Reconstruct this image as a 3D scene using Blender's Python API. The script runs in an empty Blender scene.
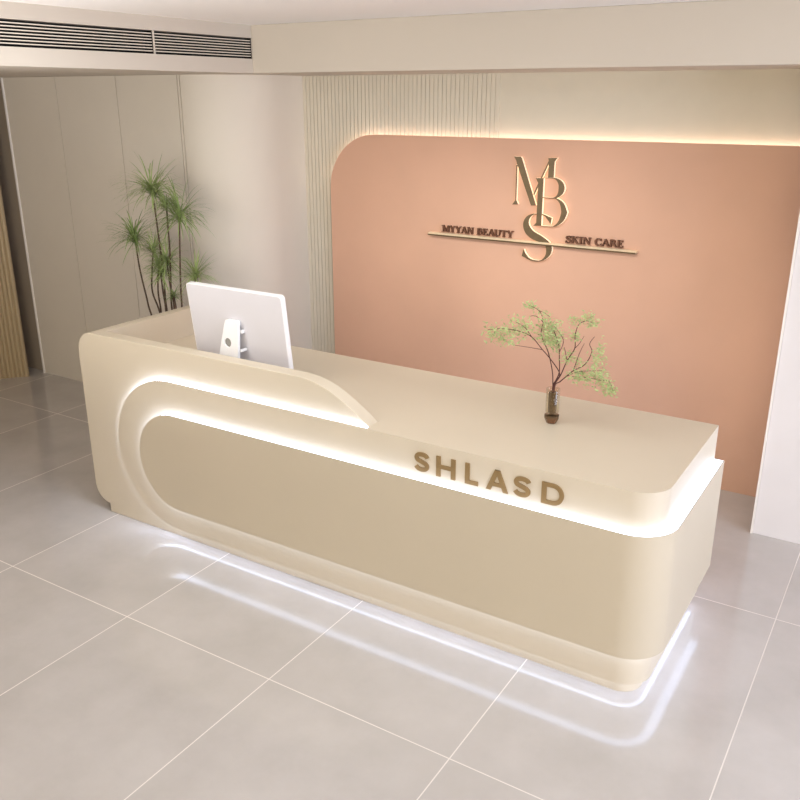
import bpy, bmesh, math, random
from mathutils import Vector, Matrix
random.seed(7)
PI = math.pi
scene = bpy.context.scene
COL = scene.collection

# ------------------------------------------------------------------ materials
def lin(c):
    return tuple(((v/255)/12.92 if v/255 <= .04045 else ((v/255+.055)/1.055)**2.4) for v in c) + (1.0,)

def new_mat(name):
    m = bpy.data.materials.new(name); m.use_nodes = True
    nt = m.node_tree; b = nt.nodes['Principled BSDF']
    return m, nt, b

def mat(name, rgb, rough=.5, metal=0.0, vary=0.03, scale=6.0, bump=0.0, bscale=200.0, spec=.5, sheen=0):
    """plain coat with a faint procedural unevenness"""
    m, nt, b = new_mat(name)
    b.inputs['Roughness'].default_value = rough
    b.inputs['Metallic'].default_value = metal
    b.inputs['Specular IOR Level'].default_value = spec
    tc = nt.nodes.new('ShaderNodeTexCoord')
    n = nt.nodes.new('ShaderNodeTexNoise'); n.inputs['Scale'].default_value = scale; n.inputs['Detail'].default_value = 4
    nt.links.new(tc.outputs['Object'], n.inputs['Vector'])
    r = nt.nodes.new('ShaderNodeValToRGB')
    c = lin(rgb)
    r.color_ramp.elements[0].position = .3; r.color_ramp.elements[1].position = .7
    r.color_ramp.elements[0].color = tuple(v*(1-vary) for v in c[:3])+(1,)
    r.color_ramp.elements[1].color = tuple(min(1, v*(1+vary)) for v in c[:3])+(1,)
    nt.links.new(n.outputs['Fac'], r.inputs['Fac'])
    nt.links.new(r.outputs['Color'], b.inputs['Base Color'])
    if bump:
        n2 = nt.nodes.new('ShaderNodeTexNoise'); n2.inputs['Scale'].default_value = bscale
        nt.links.new(tc.outputs['Object'], n2.inputs['Vector'])
        bp = nt.nodes.new('ShaderNodeBump'); bp.inputs['Strength'].default_value = bump; bp.inputs['Distance'].default_value = .002
        nt.links.new(n2.outputs['Fac'], bp.inputs['Height']); nt.links.new(bp.outputs['Normal'], b.inputs['Normal'])
    return m

def emit(name, rgb, strength):
    m, nt, b = new_mat(name)
    b.inputs['Base Color'].default_value = lin(rgb)
    b.inputs['Emission Color'].default_value = lin(rgb)
    b.inputs['Emission Strength'].default_value = strength
    return m

def led_strip(name, rgb, zlo, zhi, x_left, x_full, top, side, bottom):
    """LED diffuser: strongest along the top run, dim round the bend, medium along the bottom run"""
    m, nt, b = new_mat(name)
    b.inputs['Base Color'].default_value = (.8, .8, .8, 1)
    b.inputs['Emission Color'].default_value = lin(rgb)
    g = nt.nodes.new('ShaderNodeNewGeometry'); s = nt.nodes.new('ShaderNodeSeparateXYZ')
    nt.links.new(g.outputs['Position'], s.inputs[0])
    def mr(out, a, c, lo, hi):
        n = nt.nodes.new('ShaderNodeMapRange'); n.interpolation_type = 'SMOOTHSTEP'
        n.inputs[1].default_value = a; n.inputs[2].default_value = c; n.inputs[3].default_value = lo; n.inputs[4].default_value = hi
        nt.links.new(out, n.inputs[0]); return n.outputs[0]
    def ma(op, a, c):
        n = nt.nodes.new('ShaderNodeMath'); n.operation = op
        for i, v in enumerate((a, c)):
            if isinstance(v, (int, float)): n.inputs[i].default_value = v
            else: nt.links.new(v, n.inputs[i])
        return n.outputs[0]
    mid = (zlo+zhi)/2
    sg = mr(s.outputs[0], -3.1, -2.3, side, 0)
    t = ma('MULTIPLY', mr(s.outputs[2], mid-.05*(zhi-mid), zhi, 0, 1), ma('SUBTRACT', top, sg))
    t = ma('MULTIPLY', t, mr(s.outputs[0], x_left, x_full, .25, 1))
    bo = ma('MULTIPLY', mr(s.outputs[2], zlo, mid, 1, 0), ma('SUBTRACT', bottom, sg))
    bo = ma('MULTIPLY', bo, mr(s.outputs[0], x_left+.1, x_full+.12, 0, 1))
    nt.links.new(ma('MAXIMUM', ma('ADD', ma('ADD', t, bo), sg), 0), b.inputs['Emission Strength'])
    return m

M = {}
M['desk'] = mat('cream_lacquer', (213, 199, 177), rough=.38, vary=.012, scale=3)
M['desk_panel'] = mat('sand_lacquer', (202, 188, 165), rough=.42, vary=.012, scale=3)
M['gold'] = mat('matt_brass', (150, 122, 80), rough=.45, metal=.25, vary=.05, scale=20)
M['wall'] = mat('warm_plaster', (222, 211, 196), rough=.7, vary=.03, scale=1.5, bump=.1)
M['wall_dark'] = mat('shaded_plaster', (172, 157, 141), rough=.7, vary=.03, scale=1.5)  # darker plaster tone; shade beside the slatted screen is put into the colour
M['flute'] = mat('cream_fluted_board', (214, 204, 186), rough=.6, vary=.02)
M['ceiling'] = mat('ceiling_paint', (250, 246, 243), rough=.8, vary=.01, scale=1)
M['beam'] = mat('beam_paint', (204, 193, 179), rough=.75, vary=.02, scale=1)
M['salmon'] = mat('terracotta_plaster', (212, 167, 141), rough=.6, vary=.05, scale=1.6, bump=.15, bscale=60)
M['white_trim'] = mat('white_trim', (236, 228, 220), rough=.5)
M['pillar'] = mat('white_pillar_paint', (224, 217, 215), rough=.6, vary=.01)
M['grille'] = mat('grille_cream', (226, 214, 198), rough=.5)
M['black'] = mat('duct_black', (14, 11, 10), rough=.8)
M['mon'] = mat('silver_shell', (218, 214, 218), rough=.4, metal=0, vary=.01)
M['mon_edge'] = mat('white_shell', (244, 242, 242), rough=.3, vary=.005)
M['screen'] = mat('screen_glass', (12, 12, 14), rough=.1)
M['hole'] = mat('cable_hole_grey', (150, 146, 140), rough=.6)
M['bronze'] = mat('dark_bronze', (112, 93, 66), rough=.45, metal=.35, vary=.08, scale=30)
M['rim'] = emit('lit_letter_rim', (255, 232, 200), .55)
M['small_letter'] = mat('brown_letter', (104, 64, 42), rough=.5, vary=.06)
M['bar_face'] = mat('brushed_brass', (238, 220, 188), rough=.35, metal=.2, vary=.06, scale=40)
M['pot'] = mat('stone_pot', (206, 198, 188), rough=.7, vary=.08, scale=14)
M['soil'] = mat('soil', (62, 46, 36), rough=.95, vary=.3, scale=60)
M['stem'] = mat('ringed_stem', (92, 72, 56), rough=.8, vary=.35, scale=55)
M['leaf'] = mat('narrow_leaf', (164, 180, 116), rough=.5, vary=.3, scale=12)
M['leaf_dark'] = mat('narrow_leaf_dark', (142, 162, 98), rough=.5, vary=.3, scale=12)
M['twig'] = mat('red_brown_twig', (78, 40, 34), rough=.7, vary=.2, scale=40)
M['sprig'] = mat('pale_green_leaf', (180, 192, 130), rough=.6, vary=.28, scale=30)
M['led_white'] = emit('led_white', (255, 246, 236), 10.0)

def wood_flute():
    m, nt, b = new_mat('oak_flute')
    b.inputs['Roughness'].default_value = .55
    tc = nt.nodes.new('ShaderNodeTexCoord'); mp = nt.nodes.new('ShaderNodeMapping')
    mp.inputs['Scale'].default_value = (30, 30, 1.2)
    n = nt.nodes.new('ShaderNodeTexNoise'); n.inputs['Scale'].default_value = 2; n.inputs['Detail'].default_value = 6
    r = nt.nodes.new('ShaderNodeValToRGB')
    r.color_ramp.elements[0].color = lin((170, 148, 116)); r.color_ramp.elements[1].color = lin((204, 182, 146))
    nt.links.new(tc.outputs['Object'], mp.inputs[0]); nt.links.new(mp.outputs[0], n.inputs['Vector'])
    nt.links.new(n.outputs['Fac'], r.inputs['Fac']); nt.links.new(r.outputs['Color'], b.inputs['Base Color'])
    return m
M['oak'] = wood_flute()

def glass(name, rgb, rough=.02):
    m, nt, b = new_mat(name)
    b.inputs['Base Color'].default_value = lin(rgb); b.inputs['Transmission Weight'].default_value = 1
    b.inputs['Roughness'].default_value = rough; b.inputs['IOR'].default_value = 1.45
    return m
def thin_glass(name, tint, refl):
    m = bpy.data.materials.new(name); m.use_nodes = True; nt = m.node_tree; nt.nodes.clear()
    o = nt.nodes.new('ShaderNodeOutputMaterial'); mx = nt.nodes.new('ShaderNodeMixShader')
    t = nt.nodes.new('ShaderNodeBsdfTransparent'); g = nt.nodes.new('ShaderNodeBsdfGlossy'); lw = nt.nodes.new('ShaderNodeLayerWeight')
    t.inputs[0].default_value = lin(tint); g.inputs['Roughness'].default_value = .04; lw.inputs[0].default_value = refl
    pw = nt.nodes.new('ShaderNodeMath'); pw.operation = 'MULTIPLY'; pw.inputs[1].default_value = .55; nt.links.new(lw.outputs['Facing'], pw.inputs[0])
    nt.links.new(pw.outputs[0], mx.inputs[0]); nt.links.new(t.outputs[0], mx.inputs[1]); nt.links.new(g.outputs[0], mx.inputs[2])
    nt.links.new(mx.outputs[0], o.inputs[0]); return m
M['glass'] = thin_glass('clear_glass', (250, 247, 240), .3)
M['core'] = mat('brown_core', (92, 72, 48), rough=.2, vary=.35, scale=30)
M['brown_glass'] = glass('smoked_brown_glass', (128, 108, 84))

TX, TY, GX, GY = .9, 1.66, -3.938, 2.342           # floor tile module and where a joint crosses
def floor_mat():
    m, nt, b = new_mat('grey_stone_tile')
    L = nt.links.new
    tc = nt.nodes.new('ShaderNodeTexCoord'); sp = nt.nodes.new('ShaderNodeSeparateXYZ')
    L(tc.outputs['Object'], sp.inputs[0])
    def ma(op, a, c=0):
        n = nt.nodes.new('ShaderNodeMath'); n.operation = op
        for i, v in enumerate((a, c)):
            if isinstance(v, (int, float)): n.inputs[i].default_value = v
            else: L(v, n.inputs[i])
        return n.outputs[0]
    def joint(o, off, mod):
        t = ma('DIVIDE', ma('SUBTRACT', o, off), mod)
        f = ma('SUBTRACT', t, ma('FLOOR', ma('ADD', t, .5)))
        return ma('LESS_THAN', ma('ABSOLUTE', f), .0026/mod), ma('FLOOR', t)
    jx, ix = joint(sp.outputs[0], GX, TX); jy, iy = joint(sp.outputs[1], GY, TY)
    j = ma('MAXIMUM', jx, jy)
    # every tile gets its own slice of the stone pattern
    cmb = nt.nodes.new('ShaderNodeCombineXYZ'); L(ma('MULTIPLY', ix, 7.3), cmb.inputs[0]); L(ma('MULTIPLY', iy, 5.1), cmb.inputs[1])
    vadd = nt.nodes.new('ShaderNodeVectorMath'); vadd.operation = 'ADD'
    L(tc.outputs['Object'], vadd.inputs[0]); L(cmb.outputs[0], vadd.inputs[1])
    n1 = nt.nodes.new('ShaderNodeTexNoise'); n1.inputs['Scale'].default_value = 2.2; n1.inputs['Detail'].default_value = 8; n1.inputs['Roughness'].default_value = .62
    L(vadd.outputs[0], n1.inputs['Vector'])
    r = nt.nodes.new('ShaderNodeValToRGB')
    r.color_ramp.elements[0].position = .32; r.color_ramp.elements[0].color = lin((186, 179, 173))
    r.color_ramp.elements[1].position = .68; r.color_ramp.elements[1].color = lin((200, 193, 188))
    L(n1.outputs['Fac'], r.inputs['Fac'])
    mx = nt.nodes.new('ShaderNodeMix'); mx.data_type = 'RGBA'
    L(j, mx.inputs[0]); L(r.outputs['Color'], mx.inputs[6]); mx.inputs[7].default_value = lin((226, 218, 210))
    L(mx.outputs[2], b.inputs['Base Color'])
    rr = nt.nodes.new('ShaderNodeMapRange'); rr.inputs[3].default_value = .10; rr.inputs[4].default_value = .15
    L(n1.outputs['Fac'], rr.inputs[0])
    L(ma('ADD', rr.outputs[0], ma('MULTIPLY', j, .35)), b.inputs['Roughness'])
    b.inputs['Specular IOR Level'].default_value = .85
    return m
M['floor'] = floor_mat()

# ------------------------------------------------------------------ mesh building
class MB:
    def __init__(s, layered=False): s.v = []; s.f = []; s.m = []; s.layered = layered; s.step = 0
    def add(s, verts, faces, mi=0):
        o = len(s.v); s.v += [tuple(v) for v in verts]
        for f in faces: s.f.append(tuple(i+o for i in f)); s.m.append(mi)
    def box(s, x0, x1, y0, y1, z0, z1, mi=0):
        s.add([(x, y, z) for z in (z0, z1) for y in (y0, y1) for x in (x0, x1)],
              [(0,2,3,1),(4,5,7,6),(0,1,5,4),(2,6,7,3),(0,4,6,2),(1,3,7,5)], mi)
    def prism_xz(s, poly, y0, y1, mi=0, side_mi=None):
        """poly in (x,z) extruded from y0 (front) to y1 (back)"""
        a = sum(poly[i][0]*poly[(i+1)%len(poly)][1]-poly[(i+1)%len(poly)][0]*poly[i][1] for i in range(len(poly)))
        if a < 0: poly = poly[::-1]
        n = len(poly); y0 -= s.step*.0003; y1 += s.step*.0003
        if s.layered: s.step += 1
        V = [(p[0], y0, p[1]) for p in poly]+[(p[0], y1, p[1]) for p in poly]
        s.add(V, [tuple(range(n))], mi)
        o = len(s.v)-2*n; sm = mi if side_mi is None else side_mi
        s.f.append(tuple(o+n+i for i in reversed(range(n)))); s.m.append(mi)
        for i in range(n):
            j = (i+1) % n; s.f.append((o+i, o+n+i, o+n+j, o+j)); s.m.append(sm)
    def prism_xy(s, poly, z0, z1, mi=0):
        n = len(poly)
        a = sum(poly[i][0]*poly[(i+1)%n][1]-poly[(i+1)%n][0]*poly[i][1] for i in range(n))
        if a < 0: poly = poly[::-1]
        V = [(p[0], p[1], z1) for p in poly]+[(p[0], p[1], z0) for p in poly]
        F = [tuple(range(n)), tuple(n+i for i in reversed(range(n)))]
        F += [(i, n+i, n+(i+1)%n, (i+1)%n) for i in range(n)]
        s.add(V, F, mi)
    def tube(s, pts, rad, seg=8, mi=0, cap=True):
        pts = [Vector(p) for p in pts]; n = len(pts)
        if not isinstance(rad, (list, tuple)): rad = [rad]*n
        prev = None; rings = []
        for i, p in enumerate(pts):
            t = (pts[min(i+1, n-1)]-pts[max(i-1, 0)]).normalized()
            a = prev if prev else (Vector((1, 0, 0)) if abs(t.x) < .9 else Vector((0, 1, 0)))
            u = (a-t*a.dot(t)).normalized(); w = t.cross(u); prev = u
            rings.append([p+(u*math.cos(2*PI*k/seg)+w*math.sin(2*PI*k/seg))*rad[i] for k in range(seg)])
        V = [q for r in rings for q in r]; F = []
        for i in range(n-1):
            for k in range(seg):
                F.append((i*seg+k, i*seg+(k+1)%seg, (i+1)*seg+(k+1)%seg, (i+1)*seg+k))
        if cap: F += [tuple(reversed(range(seg))), tuple((n-1)*seg+k for k in range(seg))]
        s.add(V, F, mi)
    def lathe(s, prof, cx=0, cy=0, seg=48, mi=0):
        """closed profile of (r,z)"""
        n = len(prof); V = []; F = []
        for k in range(seg):
            a = 2*PI*k/seg
            V += [(cx+r*math.cos(a), cy+r*math.sin(a), z) for r, z in prof]
        for k in range(seg):
            k2 = (k+1) % seg
            for i in range(n-1):
                F.append((k*n+i, k2*n+i, k2*n+i+1, k*n+i+1))
        s.add(V, F, mi)
    def ribbon(s, pts, w, y0, y1, mi=0, side_mi=None):
        """stroke of width w (number or list) along an open (x,z) polyline"""
        n = len(pts); w = [w]*n if not isinstance(w, (list, tuple)) else w
        Lf, Rt = [], []
        for i in range(n):
            a = Vector(pts[max(i-1, 0)]); b = Vector(pts[min(i+1, n-1)]); t = (b-a).normalized()
            p = Vector(pts[i]); nn = Vector((-t.y, t.x)); k = 1.0
            if 0 < i < n-1:
                t1 = (p-a).normalized(); k = 1/max(.5, t1.dot(t))
            Lf.append(p+nn*w[i]/2*k); Rt.append(p-nn*w[i]/2*k)
        s.prism_xz([tuple(q) for q in Lf]+[tuple(q) for q in reversed(Rt)], y0, y1, mi, side_mi)
    def build(s, name, mats, parent=None, smooth=None, bevel=0, merge=True, normals=True, kind=None, label=None):
        me = bpy.data.meshes.new(name); me.from_pydata(s.v, [], s.f)
        mats = mats if isinstance(mats, (list, tuple)) else [mats]
        for m in mats: me.materials.append(m)
        me.polygons.foreach_set('material_index', s.m)
        bm = bmesh.new(); bm.from_mesh(me)
        if merge: bmesh.ops.remove_doubles(bm, verts=bm.verts, dist=1e-5)
        bmesh.ops.dissolve_degenerate(bm, dist=1e-6, edges=bm.edges)
        if normals: bmesh.ops.recalc_face_normals(bm, faces=bm.faces)
        bm.to_mesh(me); bm.free()
        if smooth is not None:
            me.shade_smooth()
            if smooth < 180: me.set_sharp_from_angle(angle=math.radians(smooth))
        o = bpy.data.objects.new(name, me); COL.objects.link(o)
        if parent: o.parent = parent; o.matrix_parent_inverse = Matrix.Translation(-parent.location)
        if bevel:
            b = o.modifiers.new('soft_edges', 'BEVEL'); b.width = bevel; b.segments = 3; b.limit_method = 'ANGLE'; b.angle_limit = math.radians(50)
            b.harden_normals = False
        if kind: o['kind'] = kind
        if label: o['label'] = label
        return o

def thing(name, label, cat, loc=(0, 0, 0), group=None):
    o = bpy.data.objects.new(name, None); COL.objects.link(o); o.location = loc
    o.empty_display_size = .1
    o['label'] = label; o['category'] = cat
    if group: o['group'] = group
    return o
def tag(o, label, cat, group=None):
    o['label'] = label; o['category'] = cat
    if group: o['group'] = group
    return o
def struct(name, mb, m, label, **k):
    o = mb.build(name, m, **k); o['kind'] = 'structure'; o['label'] = label; o['category'] = name.split('_')[0]
    return o
def arc(cx, cy, r, a0, a1, n=12):
    return [(cx+r*math.cos(math.radians(a0+(a1-a0)*i/n)), cy+r*math.sin(math.radians(a0+(a1-a0)*i/n))) for i in range(n+1)]
def spline(pts, sub=5):
    out = []; n = len(pts)
    for i in range(n-1):
        p0, p1, p2, p3 = (Vector(pts[max(i-1, 0)]), Vector(pts[i]), Vector(pts[i+1]), Vector(pts[min(i+2, n-1)]))
        for k in range(sub):
            t = k/sub
            out.append(tuple(.5*((2*p1)+(p2-p0)*t+(2*p0-5*p1+4*p2-p3)*t*t+(3*p1-p0-3*p2+p3)*t**3)))
    out.append(tuple(pts[-1])); return out

# ------------------------------------------------------------------ the room
ZL, ZC = 2.543, 2.835            # underside of bulkheads, ceiling
YW, YB = 4.645, 5.43             # panelled wall, back of the recess behind the desk
m = MB(); m.box(-8.2, 5.2, -5.2, 5.7, -.12, 0); struct('floor', m, M['floor'], 'grey stone tiled floor with pale joints')
m = MB(); m.box(-8.2, 5.2, -5.2, 5.7, ZC, ZC+.12); struct('ceiling', m, M['ceiling'], 'smooth off-white ceiling')
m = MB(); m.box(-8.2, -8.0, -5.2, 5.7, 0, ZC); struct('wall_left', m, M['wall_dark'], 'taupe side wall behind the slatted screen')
m = MB()                          # panelled wall: core with boards standing proud of it
m.box(-6.75, -4.73, YW+.012, YB+.12, 0, ZL)
for a, b in ((-6.75, -6.094), (-6.088, -5.402), (-5.394, -4.764), (-4.756, -4.738)):
    m.box(a, b, YW, YW+.012, 0, ZL)
m.prism_xy([(-4.73, YW)]+arc(-4.73, YW+.48, .48, -90, 0, 24)+[(-4.25, YB+.12), (-4.73, YB+.12)], 0, ZL)
struct('wall_back', m, M['wall'], 'warm grey wall of tall flat panels with a rounded end behind the potted plant', merge=False, smooth=30)
m = MB(); m.box(-8.0, -6.764, YW+.03, YB+.12, 0, ZL); struct('wall_corner', m, M['wall_dark'], 'wall strip beside the slatted screen, its shade painted in dark taupe')
m = MB(); m.box(-6.764, -6.75, YW-.012, YW+.06, 0, ZL); struct('trim_1', m, M['white_trim'], 'thin white vertical trim at the left end of the panelled wall')
m = MB(); m.box(-4.25, 2.0, YB, YB+.12, 0, ZL)
struct('wall_recess', m, M['flute'], 'cream wall above the terracotta panel')
m = MB(); x = -4.25
while x < -2.64:
    m.box(x, x+.0305, YB-.006, YB, 0, ZL); x += .0335
struct('trim_2', m, M['flute'], 'narrow cream vertical fluting left of the terracotta panel', bevel=.002)
m = MB(); m.box(-4.027, 2.0, 4.62, YB+.12, ZL, ZC); struct('ceiling_beam', m, M['beam'], 'beige ceiling beam above the recess', bevel=.004)
m = MB(); m.box(-8.0, -4.027, -5.2, YB+.12, ZL, 2.632); m.box(-8.0, -4.027, -5.2, YB+.12, 2.758, ZC); m.box(-8.0, -4.10, -5.2, YB+.12, 2.632, 2.758)
m.box(-4.10, -4.027, 4.62, YB+.12, 2.632, 2.758); m.box(-4.10, -4.027, -5.2, .3, 2.632, 2.758); m.box(-4.10, -4.025, 3.770, 3.780, 2.632, 2.758)
struct('ceiling_bulkhead', m, M['beam'], 'cream bulkhead that holds the air vents', merge=False)
m = MB(); m.box(-.609, 3.2, 4.86, YB, 0, ZL); struct('wall_right', m, M['pillar'], 'white wall end to the right of the terracotta panel', bevel=.003)
m = MB(); m.box(-.621, -.609, 4.852, YB-.06, 0, ZL); struct('trim_3', m, M['white_trim'], 'pale edge strip of the white wall end')

# air vents: two lengths of linear grille in the bulkhead
def vent(y0, y1, label):
    r = thing('air_vent', label, 'air vent', (-4.04, (y0+y1)/2, 2.632), 'linear air vents in the bulkhead')
    b = MB(); b.box(-4.098, -4.092, y0, y1, 2.633, 2.757); b.build('duct_backing', M['black'], r)
    for ya in (y0, y1-.003):
        b = MB(); b.box(-4.092, -4.030, ya, ya+.003, 2.633, 2.757); b.build('end_cap', M['black'], r)
    for k in range(7):
        z = 2.6475+k*.0157
        b = MB(); b.box(-4.062, -4.033, y0+.003, y1-.003, z-.0024, z+.0024); b.build('slat', M['grille'], r)
vent(3.781, 4.617, 'short length of black and cream linear air vent next to the ceiling beam')
vent(.31, 3.769, 'long length of black and cream linear air vent running out of frame at left')

# slatted oak screen at far left
A = Vector((-6.789, 4.5, 0)); B = Vector((-6.946, 4.315, 0)); d = (B-A).normalized(); nrm = Vector((-d.y, d.x, 0))
if nrm.y > 0: nrm = -nrm
m = MB(); Lw = 1.1; pitch = .036
prof = []
k = 0
while k*pitch < Lw:
    for i in range(6):
        t = i/6; prof.append(A+d*(k+t)*pitch+nrm*(.018*math.sin(PI*t)))
    k += 1
back = [prof[-1]-nrm*.04, A-nrm*.04]
m.prism_xy([(p.x, p.y) for p in prof+back], 0, ZL-.012)
tag(m.build('slatted_screen', M['oak']), 'light oak screen of narrow upright flutes at the far left edge', 'wooden screen')

# terracotta panel with its hidden light
XL, ZT, R = -3.972, 2.14, .40
def outline(ins, xr=.2):
    return [(xr, .0), (xr, ZT-ins)]+arc(XL+R, ZT-R, R-ins, 90, 180, 20)+[(XL+ins, 0)]
tp = thing('terracotta_wall_panel', 'large terracotta panel with one rounded top corner, lit from behind', 'wall panel', (-2, 5.37, 0))
m = MB(); m.prism_xz(outline(0), 5.37, 5.395); m.build('panel', M['salmon'], tp, smooth=35)
m = MB(); pa = outline(.035)[1:-1]; pb = outline(.05)[1:-1]
m.prism_xz(pa+pb[::-1], 5.397, 5.412); m.build('light_strip', M['led_white'], tp, label='warm white light strip behind the panel edge')

# ------------------------------------------------------------------ reception desk
Y1, Y2, D3, ZW = 3.07, 3.037, .046, .955
X2, R2 = -.71, .13
YBK = 3.95
UC = X2-R2                                      # where the front run turns into the corner
UA = R2*PI/2
def plan(u, dd):
    """point at run length u, dd outward from the middle layer's face"""
    if u <= UC: return (u, Y2-dd)
    if u <= UC+UA:
        a = (u-UC)/R2
        return (UC+(R2+dd)*math.sin(a), Y2+R2-(R2+dd)*math.cos(a))
    return (X2+dd, Y2+R2+(u-UC-UA))
UEND = UC+UA+(YBK-Y2-R2)
def layer(uc, zlo, zhi, ins, d0, d1, mb=None, only=None):
    """stadium-ended band (round at left) wrapped round the corner; d1 outer face, d0 inner"""
    zc, r = (zlo+zhi)/2, (zhi-zlo)/2-ins
    us = [uc-r*math.cos(PI/2*i/28) for i in range(29)]
    us += [uc+(UC-uc)*i/10 for i in range(1, 11)]+[UC+UA*i/16 for i in range(1, 17)]+[UC+UA+(UEND-UC-UA)*i/4 for i in range(1, 5)]
    mb = mb or MB(); P = []
    for u in us:
        h = math.sqrt(max(0, r*r-(u-uc)**2)) if u < uc else r
        o = plan(u, d1); i = plan(u, d0)
        P.append([(o[0], o[1], zc+h), (o[0], o[1], zc-h), (i[0], i[1], zc-h), (i[0], i[1], zc+h)])
    V = [q for p in P for q in p]; F = []
    for k in range(len(P)-1):
        a, b = 4*k, 4*k+4
        F += [(a, a+1, b+1, b), (a+1, a+2, b+2, b+1), (a+2, a+3, b+3, b+2), (a+3, a, b, b+3)]
    e = 4*(len(P)-1); F.append((e, e+1, e+2, e+3))
    mb.add(V, F); return mb

desk = thing('reception_desk', 'long cream reception desk of layered rounded panels with white light lines, on the tiled floor', 'reception desk', (-2.4, 3.5, 0))
# outer front panel with the raised screen
crest = spline([(-2.085, ZW-.003), (-2.16, 1.004), (-2.235, 1.05), (-2.306, 1.087), (-2.38, 1.113), (-2.46, 1.127), (-2.56, 1.13)], 5)
poly = [(-2.085, 0)]+crest+arc(-4.0, 1.01, .12, 90, 180, 14)+arc(-4.008, .167, .112, 180, 270, 12)+[(-4.008, 0)]
m = MB(); m.prism_xz(poly, Y1, Y1+.08); m.build('front_panel', M['desk'], desk, smooth=30, bevel=.0025)
# left side panel
poly = [(-3.955, 1.13)]+arc(-4.0, 1.01, .12, 90, 180, 14)+arc(-4.008, .167, .112, 180, 270, 12)+[(-4.008, 0), (-3.955, 0)]
m = MB(); m.prism_xz(poly, Y1+.08, YBK); m.build('side_panel', M['desk'], desk, smooth=30)
# middle layer, worktop, lower layer
U2, U3 = -3.372, -3.312
mid = layer(U2, .062, ZW, 0, -.012, 0).build('middle_panel', M['desk'], desk, smooth=35)
layer(U2, .062, ZW, .003, -.0325, -.0125).build('light_strip', led_strip('led_middle', (205, 222, 255), .062, ZW, -3.85, -3.35, 11.0, 15.0, 4.8), desk, smooth=35, label='white light line round the middle panel')
p = [plan(UC+UA*i/16, -.012) for i in range(17)]
poly = [(-2.085, Y2+.012)]+p+[(X2-.012, YBK), (-3.955, YBK), (-3.955, Y1+.08), (-2.085, Y1+.08)]
m = MB(); m.prism_xy(poly, ZW-.03, ZW); m.build('worktop', M['desk'], desk)
layer(U3, .222, .787, 0, D3-.004, D3).build('lower_panel', M['desk_panel'], desk, smooth=35)
layer(U3, .222, .787, .003, .0005, D3-.0042).build('light_strip', led_strip('led_lower', (205, 222, 255), .222, .787, -3.65, -3.25, 3.2, 8.0, 3.6), desk, smooth=35, label='white light line round the lower panel')
# plinth under the floating right side, back carcass
pp = [plan(UC+UA*i/16, -.034) for i in range(17)]
m = MB(); m.prism_xy([(-2.085, Y2+.034)]+pp+[(X2-.034, YBK-.02), (-2.085, YBK-.02)], 0, .06); m.build('plinth', M['desk'], desk, smooth=35)
m = MB(); m.box(-3.955, -2.15, 3.18, 3.2, 0, ZW-.031); m.box(-2.15, X2-.05, 3.18, 3.2, .06, ZW-.031); m.box(-1.3, -1.28, 3.2, YBK-.05, .06, ZW-.031)
m.build('carcass', M['desk'], desk, merge=False)

# brass letters on the desk front: S H L A S D
def s_curve(w, h):
    r = [(.93,.80),(.84,.915),(.66,.975),(.48,.985),(.28,.955),(.14,.87),(.10,.74),(.17,.62),(.34,.555),(.55,.50),(.77,.43),(.91,.31),(.89,.17),(.76,.065),(.55,.02),(.36,.025),(.18,.085),(.06,.20)]
    return spline([(a*w, b*h) for a, b in r], 4)
H_ = .097; T_ = .0215; YF = Y2-.006
def put(mb, pts, x, z, w=T_): mb.ribbon([(x+a, z+b) for a, b in pts], w, YF, Y2+.001)
def shl(ch, x, wid, z=.812):
    mb = MB(True); t = T_; h = H_
    if ch == 'S':
        i = t/2; put(mb, [(i*.5+a*(wid-i)/wid, i+b*(h-2*i)/h) for a, b in s_curve(wid, h)], x, z, t*.92)
    if ch == 'H':
        put(mb, [(t/2, 0), (t/2, h)], x, z); put(mb, [(wid-t/2, 0), (wid-t/2, h)], x, z); put(mb, [(t*.5, h*.5), (wid-t*.5, h*.5)], x, z, t*.85)
    if ch == 'L':
        put(mb, [(t/2, 0), (t/2, h)], x, z); put(mb, [(t*.5, t*.43), (wid, t*.43)], x, z, t*.86)
    if ch == 'A':
        mb.prism_xz([(x, z), (x+t*1.05, z), (x+wid/2+t*.12, z+h*.80), (x+wid/2+t*.55, z+h), (x+wid/2-t*.55, z+h)], YF, Y2+.001)
        mb.prism_xz([(x+wid, z), (x+wid-t*1.05, z), (x+wid/2-t*.12, z+h*.80), (x+wid/2-t*.55, z+h), (x+wid/2+t*.55, z+h)], YF, Y2+.001)
        put(mb, [(wid*.24, h*.30), (wid*.76, h*.30)], x, z, t*.8)
    if ch == 'D':
        i = t*.43
        put(mb, [(t/2, 0), (t/2, h)], x, z)
        r = h/2-i
        put(mb, [(t*.5, h-i), (wid-i-r*.98, h-i)]+[(wid-i-r*.98+r*.98*math.sin(a), h/2+r*math.cos(a)) for a in [PI*k/16 for k in range(1, 16)]]+[(wid-i-r*.98, i), (t*.5, i)], x, z, t*.86)
    mb.build('letter', M['gold'], desk, merge=False, label='matt brass letter %s on the desk front' % ch)
for ch, x, wid in (('S', -1.818, .078), ('H', -1.704, .096), ('L', -1.560, .064), ('A', -1.458, .104), ('S', -1.331, .080), ('D', -1.203, .098)):
    shl(ch, x, wid)

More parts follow.
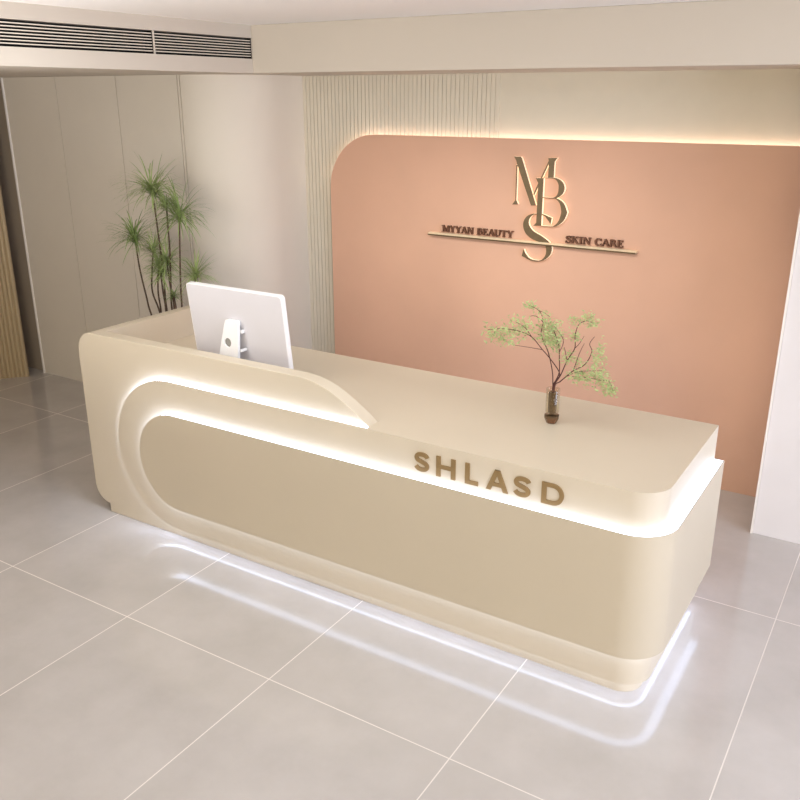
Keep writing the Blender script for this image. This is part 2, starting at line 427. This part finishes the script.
# ------------------------------------------------------------------ wall sign
sign = thing('wall_sign', 'bronze monogram sign with a thin brass bar on the terracotta panel', 'sign', (-2.35, 5.37, 1.48))
GLYPH = {
    'M': [
        ('poly', [(-2.437, 1.9775), (-2.4274, 1.9723), (-2.425, 1.7472), (-2.4104, 1.7207), (-2.4549, 1.7179), (-2.4333, 1.7467)]),
        ('poly', [(-2.4558, 2.0278), (-2.4058, 2.0284), (-2.3964, 2.015), (-2.2817, 1.722), (-2.3189, 1.7196), (-2.4152, 1.9422), (-2.4308, 1.9777), (-2.4396, 2.0051)]),
        ('poly', [(-2.2113, 2.008), (-2.2047, 1.9985), (-2.2995, 1.784), (-2.3063, 1.7949)]),
        ('poly', [(-2.2143, 2.0263), (-2.1505, 2.0297), (-2.1691, 2.0042), (-2.1699, 1.9034), (-2.2084, 1.9016), (-2.2098, 2.0026)]),
    ],
    'B': [
        ('poly', [(-2.2917, 1.8977), (-2.2362, 1.9003), (-2.2356, 1.5936), (-2.2928, 1.5892), (-2.2728, 1.6108), (-2.2734, 1.8681)]),
        ('cres', [(-2.2389, 1.904), (-2.1796, 1.9057), (-2.1373, 1.9011), (-2.1031, 1.8793), (-2.0882, 1.8445), (-2.0983, 1.8083), (-2.1238, 1.7864), (-2.1532, 1.7747), (-2.2415, 1.7739)], [(-2.2386, 1.8996), (-2.1854, 1.9011), (-2.1549, 1.8948), (-2.1341, 1.8695), (-2.1299, 1.8423), (-2.1337, 1.809), (-2.1508, 1.7848), (-2.1898, 1.7792), (-2.2418, 1.7795)]),
        ('cres', [(-2.1535, 1.7802), (-2.1198, 1.7711), (-2.0851, 1.7455), (-2.0642, 1.7024), (-2.0603, 1.6907), (-2.0785, 1.6419), (-2.1166, 1.6054), (-2.1615, 1.5912), (-2.2385, 1.5899)], [(-2.1654, 1.7762), (-2.1408, 1.7699), (-2.1149, 1.7436), (-2.103, 1.6999), (-2.1038, 1.6766), (-2.1166, 1.6336), (-2.141, 1.6052), (-2.1679, 1.5953), (-2.2388, 1.5945)]),
    ],
    'S': [
        ('poly', [(-2.1652, 1.6498), (-2.1716, 1.6063), (-2.1871, 1.6285), (-2.2113, 1.6522), (-2.1964, 1.659)]),
        ('cres', [(-2.1964, 1.6601), (-2.2341, 1.6711), (-2.2682, 1.6721), (-2.3053, 1.6662), (-2.342, 1.6488), (-2.3636, 1.6157), (-2.367, 1.5837), (-2.3523, 1.5442), (-2.3188, 1.5121), (-2.2671, 1.4902), (-2.2165, 1.4812), (-2.1977, 1.4586), (-2.1919, 1.4243), (-2.2, 1.3932), (-2.2253, 1.3662), (-2.2598, 1.3617), (-2.2917, 1.3651), (-2.3212, 1.38), (-2.3417, 1.4047), (-2.3525, 1.4284)], [(-2.2051, 1.6515), (-2.2368, 1.6652), (-2.2679, 1.6665), (-2.2944, 1.6613), (-2.3166, 1.6449), (-2.327, 1.6155), (-2.3204, 1.5872), (-2.2909, 1.5548), (-2.2381, 1.5302), (-2.1815, 1.4975), (-2.1576, 1.4708), (-2.1519, 1.4395), (-2.165, 1.4023), (-2.2004, 1.3698), (-2.2404, 1.3554), (-2.272, 1.3535), (-2.3008, 1.3578), (-2.3334, 1.37), (-2.3506, 1.392), (-2.3573, 1.4209)]),
        ('poly', [(-2.3552, 1.43), (-2.3662, 1.3817), (-2.3171, 1.3627), (-2.288, 1.3566), (-2.3178, 1.3774), (-2.3417, 1.4047)]),
    ],
}
for ch, yf in (('M', 5.351), ('B', 5.345), ('S', 5.348)):
    mb = MB(True)
    for e in GLYPH[ch]:
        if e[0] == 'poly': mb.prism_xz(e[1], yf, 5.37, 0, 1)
        else:
            # crescent: outer and inner run sampled to equal counts, laid as quads
            o = spline(e[1], 6); i = spline(e[2], 6); n = 40
            def res(L):
                d = [0]
                for a, b in zip(L, L[1:]): d.append(d[-1]+math.hypot(a[0]-b[0], a[1]-b[1]))
                out = []; k = 0
                for q in range(n+1):
                    t = d[-1]*q/n
                    while k < len(d)-2 and d[k+1] < t: k += 1
                    f = (t-d[k])/max(1e-9, d[k+1]-d[k]); out.append((L[k][0]+(L[k+1][0]-L[k][0])*f, L[k][1]+(L[k+1][1]-L[k][1])*f))
                return out
            o, i = res(o), res(i)
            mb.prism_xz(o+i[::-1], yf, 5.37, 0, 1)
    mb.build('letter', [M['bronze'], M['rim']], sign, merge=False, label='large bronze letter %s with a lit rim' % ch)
mb = MB()
bz = 1.4775
def barpart(sec):
    n = len(sec); V = [(-3.092, y, bz+z) for y, z in sec]+[(-1.586, y, bz+z) for y, z in sec]
    mb = MB(); mb.add(V, [tuple(range(n)), tuple(n+i for i in reversed(range(n)))]+[(i, (i+1) % n, n+(i+1) % n, n+i) for i in range(n)]); return mb
bar = barpart([(5.37, -.009), (5.331, -.009), (5.329, -.001), (5.344, .009), (5.37, .009)]).build('bar', M['bar_face'], sign, label='thin polished brass bar')
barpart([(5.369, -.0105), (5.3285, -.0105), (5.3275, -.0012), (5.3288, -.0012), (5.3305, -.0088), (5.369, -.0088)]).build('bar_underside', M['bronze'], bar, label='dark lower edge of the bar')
# small serif capitals
def serif(ch, x, z, h, mb):
    T, t, s = h*.19, h*.08, h*.07
    y0, y1 = 5.352, 5.37
    P = lambda pts, w: mb.ribbon([(x+a*h, z+b*h) for a, b in pts], w, y0, y1)
    foot = lambda a, b, w=.34: mb.prism_xz([(x+(a-w/2)*h, z+b*h-s/2), (x+(a+w/2)*h, z+b*h-s/2), (x+(a+w/2)*h, z+b*h+s/2), (x+(a-w/2)*h, z+b*h+s/2)], y0, y1)
    e = .035
    if ch == 'M':
        P([(.14,0),(.14,1)], t); P([(.16,1),(.48,.05)], T); P([(.48,.05),(.80,1)], t); P([(.84,0),(.84,1)], T)
        foot(.12,e); foot(.84,e); foot(.10,1-e,.26); foot(.86,1-e,.26); return .98
    if ch == 'Y':
        P([(.10,1),(.40,.48)], T); P([(.70,1),(.40,.48)], t); P([(.40,.5),(.40,0)], T); foot(.40,e); foot(.10,1-e,.3); foot(.70,1-e,.26); return .80
    if ch == 'A':
        P([(.08,0),(.38,1)], t); P([(.36,1),(.70,0)], T); P([(.18,.34),(.58,.34)], t); foot(.08,e,.26); foot(.70,e,.3); return .80
    if ch == 'N':
        P([(.14,0),(.14,1)], t); P([(.14,1),(.72,.02)], T); P([(.72,0),(.72,1)], t); foot(.14,e,.28); foot(.12,1-e,.24); foot(.72,1-e,.28); return .86
    if ch in 'BR':
        P([(.16,0),(.16,1)], T); foot(.12,e,.28)
        P([(.16,.96),(.36,.96),(.50,.90),(.55,.76),(.50,.60),(.36,.53),(.16,.53)], T*.72)
        if ch == 'B': P([(.30,.53),(.46,.50),(.58,.38),(.60,.25),(.52,.10),(.36,.04),(.16,.04)], T*.78); return .72
        P([(.34,.53),(.50,.40),(.66,.03)], T*.9); foot(.68,e,.2); return .78
    if ch == 'E':
        P([(.16,0),(.16,1)], T); P([(.06,.96),(.56,.96)], t); P([(.06,.04),(.60,.04)], t); P([(.16,.51),(.44,.51)], t)
        P([(.56,1),(.56,.76)], t); P([(.60,0),(.60,.26)], t); P([(.44,.62),(.44,.40)], t); return .70
    if ch == 'U':
        P([(.14,1),(.14,.34),(.20,.14),(.34,.05),(.46,.04)], T); P([(.40,.04),(.56,.10),(.64,.26),(.66,1)], t); foot(.14,1-e,.32); foot(.66,1-e,.26); return .82
    if ch == 'T':
        P([(.36,0),(.36,1)], T); foot(.36,e); P([(.02,.95),(.70,.95)], t); P([(.03,.98),(.03,.74)], t); P([(.69,.98),(.69,.74)], t); return .74
    if ch == 'S':
        P([(.52,.72),(.48,.90),(.32,.97),(.14,.90),(.10,.74),(.20,.60),(.40,.46),(.54,.34),(.54,.18),(.42,.05),(.24,.03),(.10,.12),(.06,.30)], [t,t,T*.6,T*.7,T*.8,T,T,T,T*.9,T*.7,T*.6,t,t]); P([(.54,1),(.54,.72)], t); P([(.06,0),(.06,.3)], t); return .64
    if ch == 'K':
        P([(.16,0),(.16,1)], T); foot(.14,e,.32); foot(.14,1-e,.32); P([(.18,.42),(.62,.98)], t); P([(.32,.60),(.66,.02)], T); foot(.62,1-e,.28); foot(.68,e,.26); return .82
    if ch == 'I':
        P([(.18,0),(.18,1)], T); foot(.18,e,.34); foot(.18,1-e,.34); return .40
    if ch == 'C':
        P([(.66,.70),(.60,.88),(.44,.97),(.26,.92),(.14,.74),(.12,.50),(.16,.24),(.28,.07),(.46,.03),(.60,.10),(.68,.28)], [t,t,T*.6,T*.85,T,T,T,T*.85,T*.6,t,t]); P([(.66,1),(.66,.70)], t); return .76
def word(txt, x0, x1, h=.045):
    adv = {'M': .98, 'Y': .80, 'A': .80, 'N': .86, 'B': .72, 'R': .78, 'E': .70, 'U': .82, 'T': .74, 'S': .64, 'K': .82, 'I': .40, 'C': .76}
    tot = sum(adv[c] for c in txt)*h; k = (x1-x0)/tot; x = 0
    for c in txt:
        mb = MB(True); serif(c, 0, 0, h, mb)
        mb.v = [(x0+x*k+vx*k, vy, vz+1.4955) for vx, vy, vz in mb.v]
        mb.build('small_letter', M['small_letter'], sign, merge=False, label='small brown serif letter %s above the bar' % c)
        x += adv[c]*h
word('MYYAN', -2.992, -2.742); word('BEAUTY', -2.716, -2.440); word('SKIN', -2.066, -1.893); word('CARE', -1.868, -1.676)

# ------------------------------------------------------------------ computer on the desk
mon = thing('desktop_computer', 'white all-in-one computer seen from behind on the reception desk', 'computer', (-3.1, 3.28, ZW))
tilt = math.radians(-6.5)
XA, XB, ZB_, ZT_ = -3.432, -2.763, 1.0, 1.447
cx = (XA+XB)/2
def rr(x0, x1, z0, z1, r, n=6):
    return arc(x1-r, z1-r, r, 0, 90, n)+arc(x0+r, z1-r, r, 90, 180, n)+arc(x0+r, z0+r, r, 180, 270, n)+arc(x1-r, z0+r, r, 270, 360, n)
def tiltmb(mb):
    c, s = math.cos(tilt), math.sin(tilt); out = []
    for x, y, z in mb.v:
        dy, dz = y-3.29, z-ZT_
        out.append((x, 3.29+dy*c+dz*s, ZT_+dz*c-dy*s))
    mb.v = out; return mb
m = MB(); m.prism_xz(rr(XA, XB, ZB_, ZT_, .022), 3.29, 3.320); tiltmb(m).build('case', M['mon_edge'], mon, smooth=35, bevel=.002, label='white computer case')
m = MB(); m.prism_xz(rr(XA+.006, XB-.006, ZB_+.006, ZT_-.006, .018), 3.2885, 3.2905); tiltmb(m).build('back_cover', M['mon'], mon, smooth=35, label='pale silver back cover')
m = MB(); m.prism_xz(rr(XA+.008, XB-.008, ZB_+.06, ZT_-.008, .012), 3.3198, 3.3215); tiltmb(m).build('screen', M['screen'], mon, label='dark screen facing the seat')
# stand: leaning plate with a cable hole, hinge nubs, foot
st = MB()
hx, hz, hr = -3.130, 1.156, .025
outer = [(-3.215, .966), (-3.056, .966), (-3.056, 1.262), (-3.060, 1.276), (-3.072, 1.282), (-3.134, 1.282), (-3.147, 1.277), (-3.153, 1.262)]
def yf(z): return 3.250+(z-.966)*.094
# plate front as quads between hole and outline, sampled by angle
N = 48; ro, ri = [], []
for k in range(N):
    a = 2*PI*k/N; dx, dz = math.cos(a), math.sin(a); best = None
    for (ax, az), (bx, bz2) in zip(outer, outer[1:]+outer[:1]):
        ex, ez = bx-ax, bz2-az; den = dx*ez-dz*ex
        if abs(den) < 1e-9: continue
        t = ((ax-hx)*ez-(az-hz)*ex)/den; q = ((ax-hx)*dz-(az-hz)*dx)/den
        if t > 0 and -1e-6 <= q <= 1+1e-6 and (best is None or t < best): best = t
    ro.append((hx+dx*best, hz+dz*best)); ri.append((hx+dx*hr, hz+dz*hr))
V = [(x, yf(z), z) for x, z in ro]+[(x, yf(z), z) for x, z in ri]+[(x, yf(z)+.016, z) for x, z in ro]+[(x, yf(z)+.016, z) for x, z in ri]
F = []
for k in range(N):
    j = (k+1) % N
    F += [(k, j, N+j, N+k), (2*N+j, 2*N+k, 3*N+k, 3*N+j), (j, k, 2*N+k, 2*N+j), (N+k, N+j, 3*N+j, 3*N+k)]
st.add(V, F)
std = st.build('stand', M['mon_edge'], mon, label='white stand with a round cable hole')
m = MB(); m.prism_xz([(hx+hr*1.02*math.cos(2*PI*k/24), hz+hr*1.02*math.sin(2*PI*k/24)) for k in range(24)], yf(hz)+.010, yf(hz)+.014); m.build('cable_hole', M['hole'], std)
m = MB(); m.box(-3.215, -3.056, 3.250, 3.43, ZW, ZW+.011); m.build('foot', M['mon_edge'], mon, bevel=.003)
for q in ((-3.14, -3.07, 3.284, 3.312, 1.250, 1.276), (-3.058, -3.046, 3.292, 3.314, 1.212, 1.230), (-3.058, -3.046, 3.278, 3.330, 1.112, 1.126)):
    m = MB(); m.box(*q); m.build('hinge', M['mon_edge'], mon, bevel=.002)

# ------------------------------------------------------------------ vase with branches
VX, VY = -1.3885, 3.5705
vase = thing('glass_vase', 'small clear glass vase with a brown core and thick faceted base on the desk worktop', 'vase', (VX, VY, ZW))
m = MB()
m.lathe([(0, ZW+.052), (.0285, ZW+.052), (.0290, ZW+.168), (.0305, ZW+.170), (.0320, ZW+.168), (.0325, ZW+.055), (0, ZW+.0425)], VX, VY, 40)
m.build('body', M['glass'], vase, smooth=40, label='clear glass body')
m = MB(); m.lathe([(0, ZW+.0001), (.024, ZW+.0001), (.035, ZW+.026), (.0355, ZW+.040), (.031, ZW+.0424), (0, ZW+.0424)], VX, VY, 10)
m.build('base', M['brown_glass'], vase, label='thick faceted brown glass base')
m = MB(); m.lathe([(0, ZW+.0525), (.020, ZW+.0525), (.0205, ZW+.150), (0, ZW+.150)], VX, VY, 24)
m.build('core', M['core'], vase, smooth=40, label='brown inner core')

rb = random.Random(11)
def leaves_mesh(centers, rb, size=(.013, .023)):
    mb = MB()
    for (c, n, rad) in centers:
        for _ in range(int(n*1.45)):
            p = Vector(c)+Vector((rb.gauss(0, 1)*rad[0], rb.gauss(0, 1)*rad[1], rb.gauss(0, 1)*rad[2]))
            L = rb.uniform(*size); W = L*.42
            u = Vector((rb.gauss(0, 1), rb.gauss(0, 1), rb.gauss(0, .7))).normalized()
            w = u.cross(Vector((rb.gauss(0, .6), rb.gauss(0, .6), 1))).normalized(); nn = u.cross(w)
            mb.add([p, p+u*L*.35+w*W*.5+nn*.0012, p+u*L, p+u*L*.35-w*W*.5+nn*.0012, p+u*L*.4-nn*.001], [(0, 1, 4), (1, 2, 4), (2, 3, 4), (3, 0, 4)])
    return mb
MX, MY, MZ = VX, VY, ZW+.165
K = .00468
def zp(X, Y, dy=0):
    """offset from the vase mouth, in steps of the branch sketch"""
    return Vector((MX+(X-415)/4.444*K*1.09, MY+dy, MZ+.005+(440-Y)/4.444*K*.97))
def branch(label, stem, twigs, clusters):
    r = thing('leafy_branch', label, 'branch', (VX, VY, ZW+.055), 'leafy branches in the glass vase')
    foot = Vector((VX+rb.uniform(-.008, .008), VY+rb.uniform(-.008, .008), ZW+.056))
    S = spline([foot]+[zp(*q) for q in stem], 5)
    mb = MB(); n = len(S)
    mb.tube(S, [.0031-.0019*i/n for i in range(n)], 6)
    so = mb.build('stem', M['twig'], r, smooth=60)
    for t in twigs:
        T = spline([zp(*q) for q in t], 5); mb = MB(); mb.tube(T, [.0018-.0010*i/len(T) for i in range(len(T))], 5)
        mb.build('twig', M['twig'], r, smooth=60)
    leaves_mesh([(zp(*c[0]), c[1], (c[2]*K/4.444*1.2, c[2]*K/4.444*1.2, c[3]*K/4.444)) for c in clusters], rb).build('leaves', M['sprig'], r, merge=False)
branch('low branch in the vase reaching farthest left, its tip hanging over the desk',
       [(412, 430), (438, 370, .0), (400, 305, -.01), (365, 262, -.02), (320, 208, -.03), (265, 190, -.03), (190, 190, -.03), (125, 205, -.03)],
       [[(365, 262, -.02), (300, 258, -.03), (235, 256, -.04)], [(320, 208, -.03), (290, 170, -.03), (250, 150, -.03)]],
       [((135, 215, -.03), 40, 18, 22), ((165, 225, -.03), 50, 20, 18), ((205, 200, -.03), 55, 20, 18), ((265, 185, -.03), 70, 22, 18), ((220, 245, -.04), 40, 22, 10), ((295, 165, -.03), 40, 14, 14), ((250, 140, -.03), 30, 16, 10)])
branch('thin branch in the vase rising to the high left sprig',
       [(412, 430), (395, 370, .03), (370, 290, .04), (335, 210, .04), (340, 150, .04), (325, 100, .03), (280, 80, .03)],
       [[(340, 150, .04), (310, 125, .03), (285, 130, .03)], [(325, 100, .03), (345, 105, .03), (370, 120, .03)]],
       [((280, 82, .03), 42, 13, 9), ((350, 125, .03), 45, 16, 14), ((365, 165, .04), 70, 20, 18), ((345, 215, .04), 50, 16, 16)])
branch('upright branch in the middle of the vase with the darkest leaf cluster',
       [(416, 430), (428, 370, .02), (425, 300, .02), (422, 235, .01), (405, 180, .0), (395, 150, .0)],
       [[(425, 270, .02), (440, 210, .01), (400, 150, .0)]],
       [((402, 195, .0), 90, 18, 20), ((385, 230, .0), 55, 16, 14), ((410, 240, .01), 50, 14, 16), ((395, 155, 0), 40, 14, 10)])
branch('branch in the vase climbing to the high right sprigs',
       [(418, 430), (435, 380, .02), (455, 310, .03), (480, 250, .04), (478, 190, .04), (490, 140, .04), (520, 118, .04), (550, 125, .04)],
       [[(480, 250, .04), (498, 225, .04), (512, 190, .05)], [(455, 310, .03), (440, 250, .03)]],
       [((470, 125, .04), 40, 12, 11), ((522, 98, .04), 35, 10, 12), ((548, 125, .04), 40, 12, 10), ((472, 195, .04), 45, 12, 12), ((458, 290, .03), 45, 14, 16)])
branch('thick forked branch in the vase arching out to the right',
       [(420, 432), (445, 400, -.01), (472, 368, -.02), (500, 335, -.02), (545, 298, -.02), (566, 240, -.01), (555, 205, -.01), (572, 170, -.01)],
       [[(472, 368, -.02), (520, 335, -.03), (570, 318, -.04), (620, 308, -.04)], [(500, 360, -.03), (560, 350, -.04), (620, 348, -.05), (655, 346, -.05), (672, 385, -.05)], [(500, 335, -.02), (515, 260, -.01), (530, 210, .0)]],
       [((590, 265, -.01), 65, 15, 20), ((600, 215, -.01), 25, 8, 14), ((560, 352, -.04), 85, 26, 14), ((605, 320, -.04), 60, 20, 14), ((650, 375, -.05), 60, 16, 16), ((668, 390, -.05), 30, 10, 10), ((520, 350, -.03), 50, 16, 14), ((515, 300, 0), 25, 12, 12), ((625, 345, -.05), 40, 16, 12)])

# ------------------------------------------------------------------ tall potted plant behind the desk
PX, PY = -4.56, 4.2
pl = thing('potted_dragon_tree', 'tall slender-stemmed plant with spiky green leaf tufts behind the left end of the desk', 'potted plant', (PX, PY, 0))
m = MB(); m.lathe([(0, .001), (.13, .001), (.15, .02), (.185, .36), (.19, .40), (.175, .40), (.17, .36), (0, .36)], PX, PY, 40); m.build('pot', M['pot'], pl, smooth=40)
m = MB(); m.lathe([(0, .375), (.06, .378), (.168, .365), (.168, .36), (0, .36)], PX, PY, 24); m.build('soil', M['soil'], pl)
rp = random.Random(5)
def tuft(c, size, n, droop, axis):
    mb = MB(); c = Vector(c); size *= 1.27; n = int(n*2.1)
    for k in range(n):
        az = rp.uniform(0, 2*PI); el = math.radians(rp.triangular(-28, 78, 14)); L = size*rp.uniform(.65, 1.15)
        d0 = Vector((math.cos(az)*math.cos(el), math.sin(az)*math.cos(el), math.sin(el)))
        p = c+axis*rp.uniform(-.04, .02)*size/.2; side = Vector((-math.sin(az), math.cos(az), 0)); seg = 6
        g = droop*rp.uniform(.6, 1.5); W = .0050*rp.uniform(.7, 1.1)*(size/.2)**.4; prev = None; dr = d0.copy()
        for s in range(seg+1):
            t = s/seg; w = W*(.55+1.2*t)*(1-t)**.8 if t < 1 else 0
            a, b = p+side*w, p-side*w
            if prev:
                if s < seg: mb.add([prev[0], prev[1], b, a], [(0, 1, 2, 3)])
                else: mb.add([prev[0], prev[1], p], [(0, 1, 2)])
            prev = (a, b); dr = (dr+Vector((0, 0, -g*t*.55))).normalized(); p = p+dr*L/seg
    return mb
# stem tops, waypoint at desk height, tuft size
stems = [
    ((-4.852, 4.20, 1.455), (-4.751, 4.20, .892), .205, 78, .60, [(-4.844, 4.2, 1.393), (-4.828, 4.2, 1.222), (-4.792, 4.2, 1.043)]),
    ((-4.633, 4.20, 1.800), (-4.589, 4.20, .94), .235, 95, .60, [(-4.622, 4.2, 1.755), (-4.606, 4.2, 1.511), (-4.592, 4.2, 1.246)]),
    ((-4.500, 4.20, 1.705), (-4.537, 4.20, .95), .150, 60, .45, [(-4.504, 4.2, 1.546), (-4.506, 4.2, 1.395), (-4.525, 4.2, 1.17)]),
    ((-4.375, 4.20, 1.645), (-4.441, 4.20, .95), .215, 85, .65, [(-4.388, 4.2, 1.595), (-4.415, 4.2, 1.334), (-4.430, 4.2, 1.15)]),
    ((-4.668, 4.20, 1.385), (-4.664, 4.20, .926), .150, 60, .50, [(-4.706, 4.2, 1.22), (-4.721, 4.2, 1.073)]),
    ((-4.545, 4.20, 1.320), (-4.537, 4.22, .95), .160, 66, .50, [(-4.535, 4.2, 1.145)]),
    ((-4.672, 4.24, 1.275), (-4.674, 4.22, .924), .105, 44, .50, [(-4.684, 4.22, 1.092)]),
    ((-4.574, 4.16, 1.235), (-4.580, 4.18, .94), .135, 60, .55, [(-4.580, 4.17, 1.104)]),
    ((-4.335, 4.26, 1.225), (-4.420, 4.25, .94), .165, 64, .55, [(-4.36, 4.26, 1.12), (-4.39, 4.26, 1.02)]),
    ((-4.484, 4.18, 1.085), (-4.476, 4.18, .95), .080, 34, .50, [(-4.480, 4.18, 1.04)]),
]
for i, (top, low, size, n, droop, way) in enumerate(stems):
    a = 2*PI*i/len(stems); foot = Vector((PX+.07*math.cos(a), PY+.07*math.sin(a), .37))
    ctrl = [top]+way+[low, ((low[0]*.4+foot.x*.6), (low[1]*.4+foot.y*.6), .62), tuple(foot)]
    S = spline(ctrl, 6)
    mb = MB(); mb.tube(S, [.0048+.0022*k/len(S)+.0005*(k % 2) for k in range(len(S))], 8)
    so = mb.build('stem', M['stem'], pl, smooth=60)
    ax = (Vector(S[0])-Vector(S[4])).normalized()
    mt = tuft(top, size, n, droop, ax).build('leaf_tuft', M['leaf'] if i % 3 else M['leaf_dark'], pl, merge=False, smooth=180)
    mt.parent = so; mt.matrix_parent_inverse = so.matrix_parent_inverse.inverted() @ Matrix.Translation(-pl.location)
    mt.matrix_parent_inverse = Matrix.Identity(4)

# ------------------------------------------------------------------ light
w = bpy.data.worlds.new('World'); scene.world = w; w.use_nodes = True
bg = w.node_tree.nodes['Background']; bg.inputs[0].default_value = (1.0, 1.0, .99, 1); bg.inputs[1].default_value = 0.5
def area(name, loc, target, sx, sy, power, col=(1, .95, .9)):
    l = bpy.data.lights.new(name, 'AREA'); l.shape = 'RECTANGLE'; l.size = sx; l.size_y = sy; l.energy = power; l.color = col
    o = bpy.data.objects.new(name, l); COL.objects.link(o); o.location = loc
    o.rotation_euler = (Vector(target)-Vector(loc)).to_track_quat('-Z', 'Y').to_euler(); return o
area('window_daylight', (5.0, 1.6, 1.45), (-3, 1.6, 1.3), 5.0, 2.3, 300, (.70, .79, 1))
area('front_fill', (2.0, -5.0, 1.4), (2.0, 3, 1.4), 5.0, 2.3, 175, (1, .88, .60))  # added front fill, an unseen warm area facing the desk and walls
def spot(name, loc, target, power, col, size=62):
    l = bpy.data.lights.new(name, 'SPOT'); l.energy = power; l.color = col
    l.spot_size = math.radians(size); l.spot_blend = 1; l.shadow_soft_size = .12
    o = bpy.data.objects.new(name, l); COL.objects.link(o); o.location = loc
    o.rotation_euler = (Vector(target)-Vector(loc)).to_track_quat('-Z', 'Y').to_euler(); return o
for sx in (-3.15, -2.45, -1.75):
    spot('panel_fill_spot', (sx, 3.15, ZC-.06), (sx, 5.37, .8), 66, (1, 1, .94))  # unseen spots, added to lighten the lower terracotta panel
area('ceiling_fill', (-3.8, 1.0, 2.1), (-3.8, 1.8, 3.2), .6, 2.2, 46, (1, .97, .92))  # added uplight without any fixture, brightens the ceiling
area('ceiling_lamp', (-2.0, 2.6, ZC-.02), (-2.0, 2.6, 0), 3.2, .8, 26, (.88, .97, 1))

# ------------------------------------------------------------------ camera
cam = bpy.data.cameras.new('Camera'); cam.sensor_width = 36; cam.lens = 856.0044*36/800; cam.clip_end = 60
co = bpy.data.objects.new('Camera', cam); COL.objects.link(co); scene.camera = co
th, ps = math.radians(19.594827), math.radians(31.97211)
co.location = (0, 0, 2.4066); co.rotation_euler = (PI/2-th, 0, ps)
scene.view_settings.view_transform = 'Standard'; scene.view_settings.look = 'None'
scene.view_settings.gamma = 1; scene.view_settings.use_curve_mapping = False
scene.view_settings.exposure = 0.0
